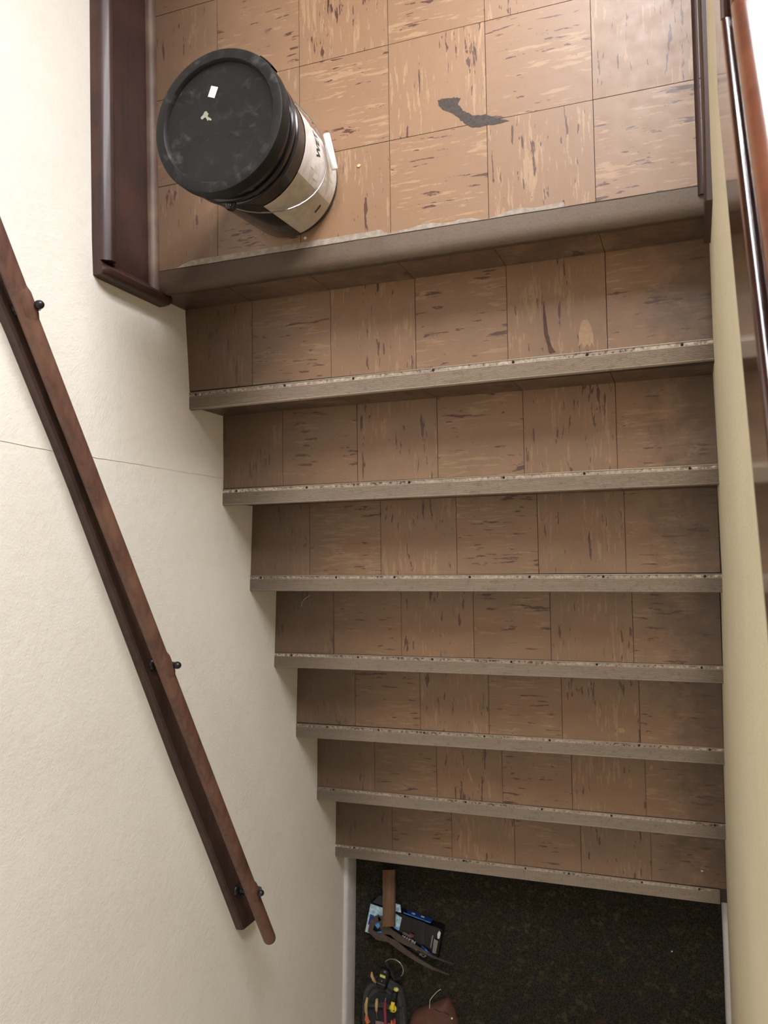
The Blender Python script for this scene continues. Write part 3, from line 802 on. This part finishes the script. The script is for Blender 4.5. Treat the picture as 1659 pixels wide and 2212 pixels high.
# tool pouch lying on its back
px0, py0 = .115, -2.37
pch = tag(empty('tool_pouch', (px0, py0, FLOOR_Z)), 'black fabric tool pouch full of tools beside the white baseboard', 'tool pouch')
p0 = Vector((px0, py0, FLOOR_Z))
b = MB(); rings = []
outl = [(-.085, -.16), (.085, -.16), (.088, -.05), (.084, .02), (.070, .062), (.040, .090), (0, .098), (-.040, .090), (-.068, .062), (-.084, .02), (-.088, -.05)]
for s_, z in ((.96, 0), (1.0, .006), (1.0, .030), (.95, .036)): rings.append([(x * s_, y * s_ - (0 if s_ == 1 else .001), z) for x, y in outl])
b.loft(rings).build('body', 'pouch_fabric', pch, True)
# arched pocket rim
def arch(r_, yc, n=18, sx=1.0): return [(r_ * sx * math.cos(math.pi * i / n), yc + r_ * math.sin(math.pi * i / n)) for i in range(n + 1)]
MB().tube([(x, y, .040) for x, y in arch(.072, .012)], .011, 8).build('pocket_rim', 'pouch_fabric', pch, True)
b = MB(); pr = arch(.056, -.006); b.prism(pr, .036, .039); b.build('pocket_lining', 'pouch_dark', pch)
b = MB(); rings = [[(x, -.008 + .02 * (1 - (x / .06) ** 2) * t, .040 + .016 * math.sin(math.pi * t)) for x in (-.058, -.03, 0, .03, .058)] for t in (0, .33, .66, 1.0)]
b.loft(rings, False, False).build('pocket_flap', 'pouch_fabric', pch, True)
MB().box(-.070, .066, -.150, -.012, .034, .0375).build('front_pocket', 'pouch_dark', pch)
MB().box(-.032, .028, -.074, -.062, .0378, .0395).build('stitched_label', 'pouch_label', pch)
MB().tube([(-.080, -.150, .030), (-.083, -.05, .034), (-.078, .01, .036)], .007, 8).build('binding', 'pouch_fabric', pch, True)
MB().tube([(.080, -.150, .030), (.083, -.05, .034), (.078, .01, .036)], .007, 8).build('binding', 'pouch_fabric', pch, True)
for i in range(5):
    a = R(105 + 14 * i); MB().box(-.006, .006, -.003, .003, 0, .004).build('stitch_loop', 'pouch_dark', pch, False, (.086 * math.cos(a), .014 + .086 * math.sin(a), .041), (0, 0, a + R(90)))
# ring hanging above the pouch
ring_c = Vector((.158, -2.228, FLOOR_Z + .035))
rp = [(.040 * math.cos(R(a)), .036 * math.sin(R(a)), 0) for a in range(-40, 145, 8)]
rg = tag(empty('metal_ring', ring_c), 'curved shiny steel hook beside the tape measure', 'hook')
MB().tube(rp, .0026, 8).build('hook_wire', 'steel', rg, True)
MB().tube([(.040 * math.cos(R(145)), .036 * math.sin(R(145)), 0), (-.022, -.006, -.006), (.0, -.045, -.012), (.028, -.030, -.004)], .007, 8).build('hook_sleeve', 'pouch_dark', rg, True)
# tape measure / knife case
tm = tag(empty('tape_measure', (.122, -2.262, FLOOR_Z + .036), R(-12)), 'black tape measure with pale yellow marker above the tool pouch', 'tape measure')
MB().bevbox(-.022, .022, -.038, .038, 0, .030, .008).build('case', 'tool_black', tm, True)
MB().bevbox(-.011, .011, .010, .020, .0298, .0312, .0006).build('marker', 'tool_lemon', tm)
MB().ball((0, -.004, .030), .003, 8, (1, 1, .4)).build('screw', 'steel', tm, True)
MB().box(-.016, .016, -.0165, -.0150, .0298, .0306).build('slot_line', 'carton_grey', tm)
def handle(name, label, cat, pts, rs, mat, tip=None):
    e = tag(empty(name, pts[0]), label, cat); q = Vector(pts[0])
    MB().tube([Vector(p) - q for p in pts], rs, 10).build('handle', mat, e, True)
    return e, q
zp = FLOOR_Z + .052
e, q = handle('chisel', 'tan wooden chisel handle standing left of the tape measure', 'chisel', [(.083, -2.236, zp + .02), (.082, -2.250, zp + .018), (.086, -2.268, zp + .010), (.090, -2.282, zp)], [.003, .0058, .0062, .004], 'tool_tan')
MB().tube([Vector((.090, -2.282, zp)) - q, Vector((.096, -2.31, zp - .012)) - q], [.003, .003], 6).build('shank', 'dark_steel', e)
e, q = handle('pliers', 'tan and orange handled pliers at the wall side of the pouch', 'pliers', [(.055, -2.345, zp), (.050, -2.370, zp + .002), (.049, -2.395, zp), (.050, -2.410, zp - .004)], [.0045, .0065, .0065, .005], 'tool_tan')
b = MB(); b.tube([Vector((.050, -2.410, zp - .004)) - q, Vector((.049, -2.425, zp - .004)) - q, Vector((.056, -2.440, zp - .004)) - q], [.005, .0085, .010], 8).build('grip', 'tool_orange', e, True)
e, q = handle('wood_file', 'tan file handle in the middle of the tool pouch', 'file', [(.095, -2.343, zp), (.093, -2.365, zp + .001), (.092, -2.384, zp), (.091, -2.394, zp - .003)], [.0052, .0062, .0055, .002], 'tool_tan')
MB().tube([Vector((.091, -2.394, zp - .003)) - q, Vector((.094, -2.42, zp - .005)) - q], [.003, .003], 6).build('shank', 'dark_steel', e)
e, q = handle('pipe_cutter', 'long maroon tool handle lying in the pouch', 'tool', [(.129, -2.346, zp + .001), (.128, -2.37, zp + .003), (.130, -2.41, zp + .003), (.132, -2.47, zp)], [.0055, .0068, .0068, .0072], 'tool_maroon')
MB().tube([Vector((.129, -2.346, zp + .001)) - q, Vector((.130, -2.335, zp - .006)) - q], [.004, .003], 6).build('shank', 'dark_steel', e)
e, q = handle('side_cutter', 'red handled cutter nearest the brown leather', 'cutter', [(.166, -2.405, zp), (.165, -2.43, zp), (.166, -2.47, zp)], [.005, .007, .007], 'tool_red')
MB().tube([Vector((.154, -2.412, zp)) - q, Vector((.154, -2.44, zp)) - q, Vector((.156, -2.47, zp)) - q], [.004, .0065, .0065], 8).build('handle', 'tool_orange', e, True)
sd = tag(empty('screwdriver', (.164, -2.352, zp)), 'black screwdriver with round yellow end and yellow collar', 'screwdriver')
q = Vector((.164, -2.352, zp))
MB().tube([(.164, -2.340, zp), (.166, -2.325, zp + .004), (.170, -2.30, zp + .005)], [.010, .0115, .011], 12)
b = MB().tube([Vector(p) - q for p in ((.165, -2.338, zp + .002), (.168, -2.318, zp + .006), (.173, -2.300, zp + .006))], [.010, .0125, .0105], 12); b.build('handle', 'tool_black', sd, True)
b = MB().ball(Vector((.176, -2.292, zp + .005)) - q, .0105, 12, (1, .75, .8)); b.build('end_cap', 'tool_lemon', sd, True)
b = MB().ball(Vector((.162, -2.364, zp + .006)) - q, .0155, 14, (1, .95, .6)); b.build('collar', 'tool_yellow', sd, True)
MB().tube([Vector(p) - q for p in ((.164, -2.338, zp + .008), (.163, -2.350, zp + .012), (.162, -2.362, zp + .011))], [.0075, .0085, .010], 12).build('collar_neck', 'tool_yellow', sd, True)
for sg in (-1, 1): MB().box(-.003, .003, -.0012, .0012, 0, .0015).build('notch', 'tool_black', sd, False, Vector((.162 + sg * .007, -2.366, zp + .0144)) - q, (0, 0, R(-15 * sg)))

# brown leather apron heaped on the carpet
b = MB(); nx, ny = 26, 20
ol = [(.216, -2.52), (.212, -2.44), (.216, -2.412), (.232, -2.385), (.275, -2.362), (.310, -2.345), (.340, -2.328), (.362, -2.316), (.372, -2.322), (.388, -2.352), (.402, -2.39), (.412, -2.44), (.418, -2.52)]
lc = Vector((.30, -2.46))
rings = []
for s_, h in ((1.0, .0), (1.0, .012), (.93, .030), (.8, .042), (.6, .048), (.35, .050), (.1, .050)):
    rings.append([(lc.x + (x - lc.x) * s_, lc.y + (y - lc.y) * s_, FLOOR_Z + h + (.008 * noise.noise(Vector((x * 30 * s_, y * 30 * s_, 2))) if h > .02 else 0)) for x, y in ol])
lt = b.loft(rings); lt_o = lt.build('leather_apron', 'leather', None, True)
tag(lt_o, 'crumpled brown leather apron with pointed corner on the carpet', 'apron')
MB().ball((.388, -2.372, FLOOR_Z + .036), .004, 10, (1, 1, .5)).build('rivet', 'chip_white', lt_o, True)
MB().tube([(.322, -2.350, FLOOR_Z + .035), (.338, -2.352, FLOOR_Z + .043), (.362, -2.352, FLOOR_Z + .041), (.378, -2.362, FLOOR_Z + .036)], .0014, 5).build('seam', 'board_dark', lt_o)
tag(MB().tube([(.337, -2.29, FLOOR_Z + .004), (.326, -2.297, FLOOR_Z + .006), (.312, -2.312, FLOOR_Z + .006), (.300, -2.327, FLOOR_Z + .008), (.296, -2.333, FLOOR_Z + .014), (.2965, -2.345, FLOOR_Z + .020), (.298, -2.358, FLOOR_Z + .026)], .0014, 5).build('cord', 'thread'), 'thin pale cord trailing from the brown leather', 'cord')

# ---------------------------------------------------------------- little debris
def chip(name, x, y, z, s, mat, label, group=None):
    b = MB(); poly = [(s * (1 + .35 * noise.noise(Vector((i * 2.3, x * 90, y * 90)))) * math.cos(R(60 * i)), s * .8 * (1 + .35 * noise.noise(Vector((i * 1.7, y * 50, 1)))) * math.sin(R(60 * i))) for i in range(6)]
    b.prism(poly, 0, s * .35)
    tag(b.build(name, mat, None, False, (x, y, z)), label, 'debris', group)
chip('paint_chip', .452, .106, .0, .0042, 'chip_white', 'white chip on the landing at the foot of the bucket label')
chip('paint_chip', .592, .257, .0, .0052, 'chip_yellow', 'yellowish chip on the landing beside the bucket')
chip('paint_chip', 1.282, -1.684, -7 * RISE, .0036, 'chip_white', 'round white speck on the lowest tread near the half wall')
chip('paint_chip', 1.175, -2.028, FLOOR_Z, .0030, 'chip_white', 'white speck on the bare dark carpet')
chip('paint_chip', .245, -2.188, FLOOR_Z, .0035, 'chip_white', 'white speck on the carpet below the printed carton')
tag(MB().tube([(.098, -.808, -4 * RISE + .0015), (.100, -.796, -4 * RISE + .002), (.107, -.786, -4 * RISE + .003), (.129, -.770, -4 * RISE + .0015)], .0010, 5).build('thread', 'thread'), 'short pale thread lying on the fourth tread down', 'thread')

# ---------------------------------------------------------------- unseen ceiling lamp added as fill above the stairwell
lm = tag(empty('ceiling_fill_lamp', (FILL_POS[0], FILL_POS[1], TOPZ)), 'round frosted unseen ceiling lamp added as fill', 'lamp')
MB().lathe([(.0001, 0), (.10, 0), (.10, -.02), (.0001, -.02)], 32).build('base', 'white_paint', lm, True)
MB().lathe([(.12, -.02), (.13, -.05), (.11, -.085), (.06, -.105), (.0001, -.11)], 32).build('shade', 'fill_lamp_glass', lm, True)
ld = bpy.data.lights.new('fill_bulb', 'POINT'); ld.energy = FILL_W; ld.color = (1.0, .93, .82); ld.shadow_soft_size = .12
lo_ = bpy.data.objects.new('fill_bulb', ld); col.objects.link(lo_); lo_.parent = lm; lo_.location = (0, 0, -.16)

# unseen flush lamp added under the upper floor to brighten the lower hall
hl = tag(empty('hall_fill_lamp', (.70, -3.3, 1.14)), 'small round fill lamp, added unseen under the upper floor', 'lamp')
MB().lathe([(.0001, 0), (.12, 0), (.12, -.015), (.0001, -.015)], 32).build('base', 'white_paint', hl, True)
MB().lathe([(.11, -.015), (.105, -.045), (.06, -.06), (.0001, -.063)], 32).build('shade', 'fill_lamp_glass', hl, True)
ld = bpy.data.lights.new('fill_bulb', 'POINT'); ld.energy = 9.0; ld.color = (.93, .96, 1.0); ld.shadow_soft_size = .1
lo_ = bpy.data.objects.new('fill_bulb', ld); col.objects.link(lo_); lo_.parent = hl; lo_.location = (0, 0, -.13)
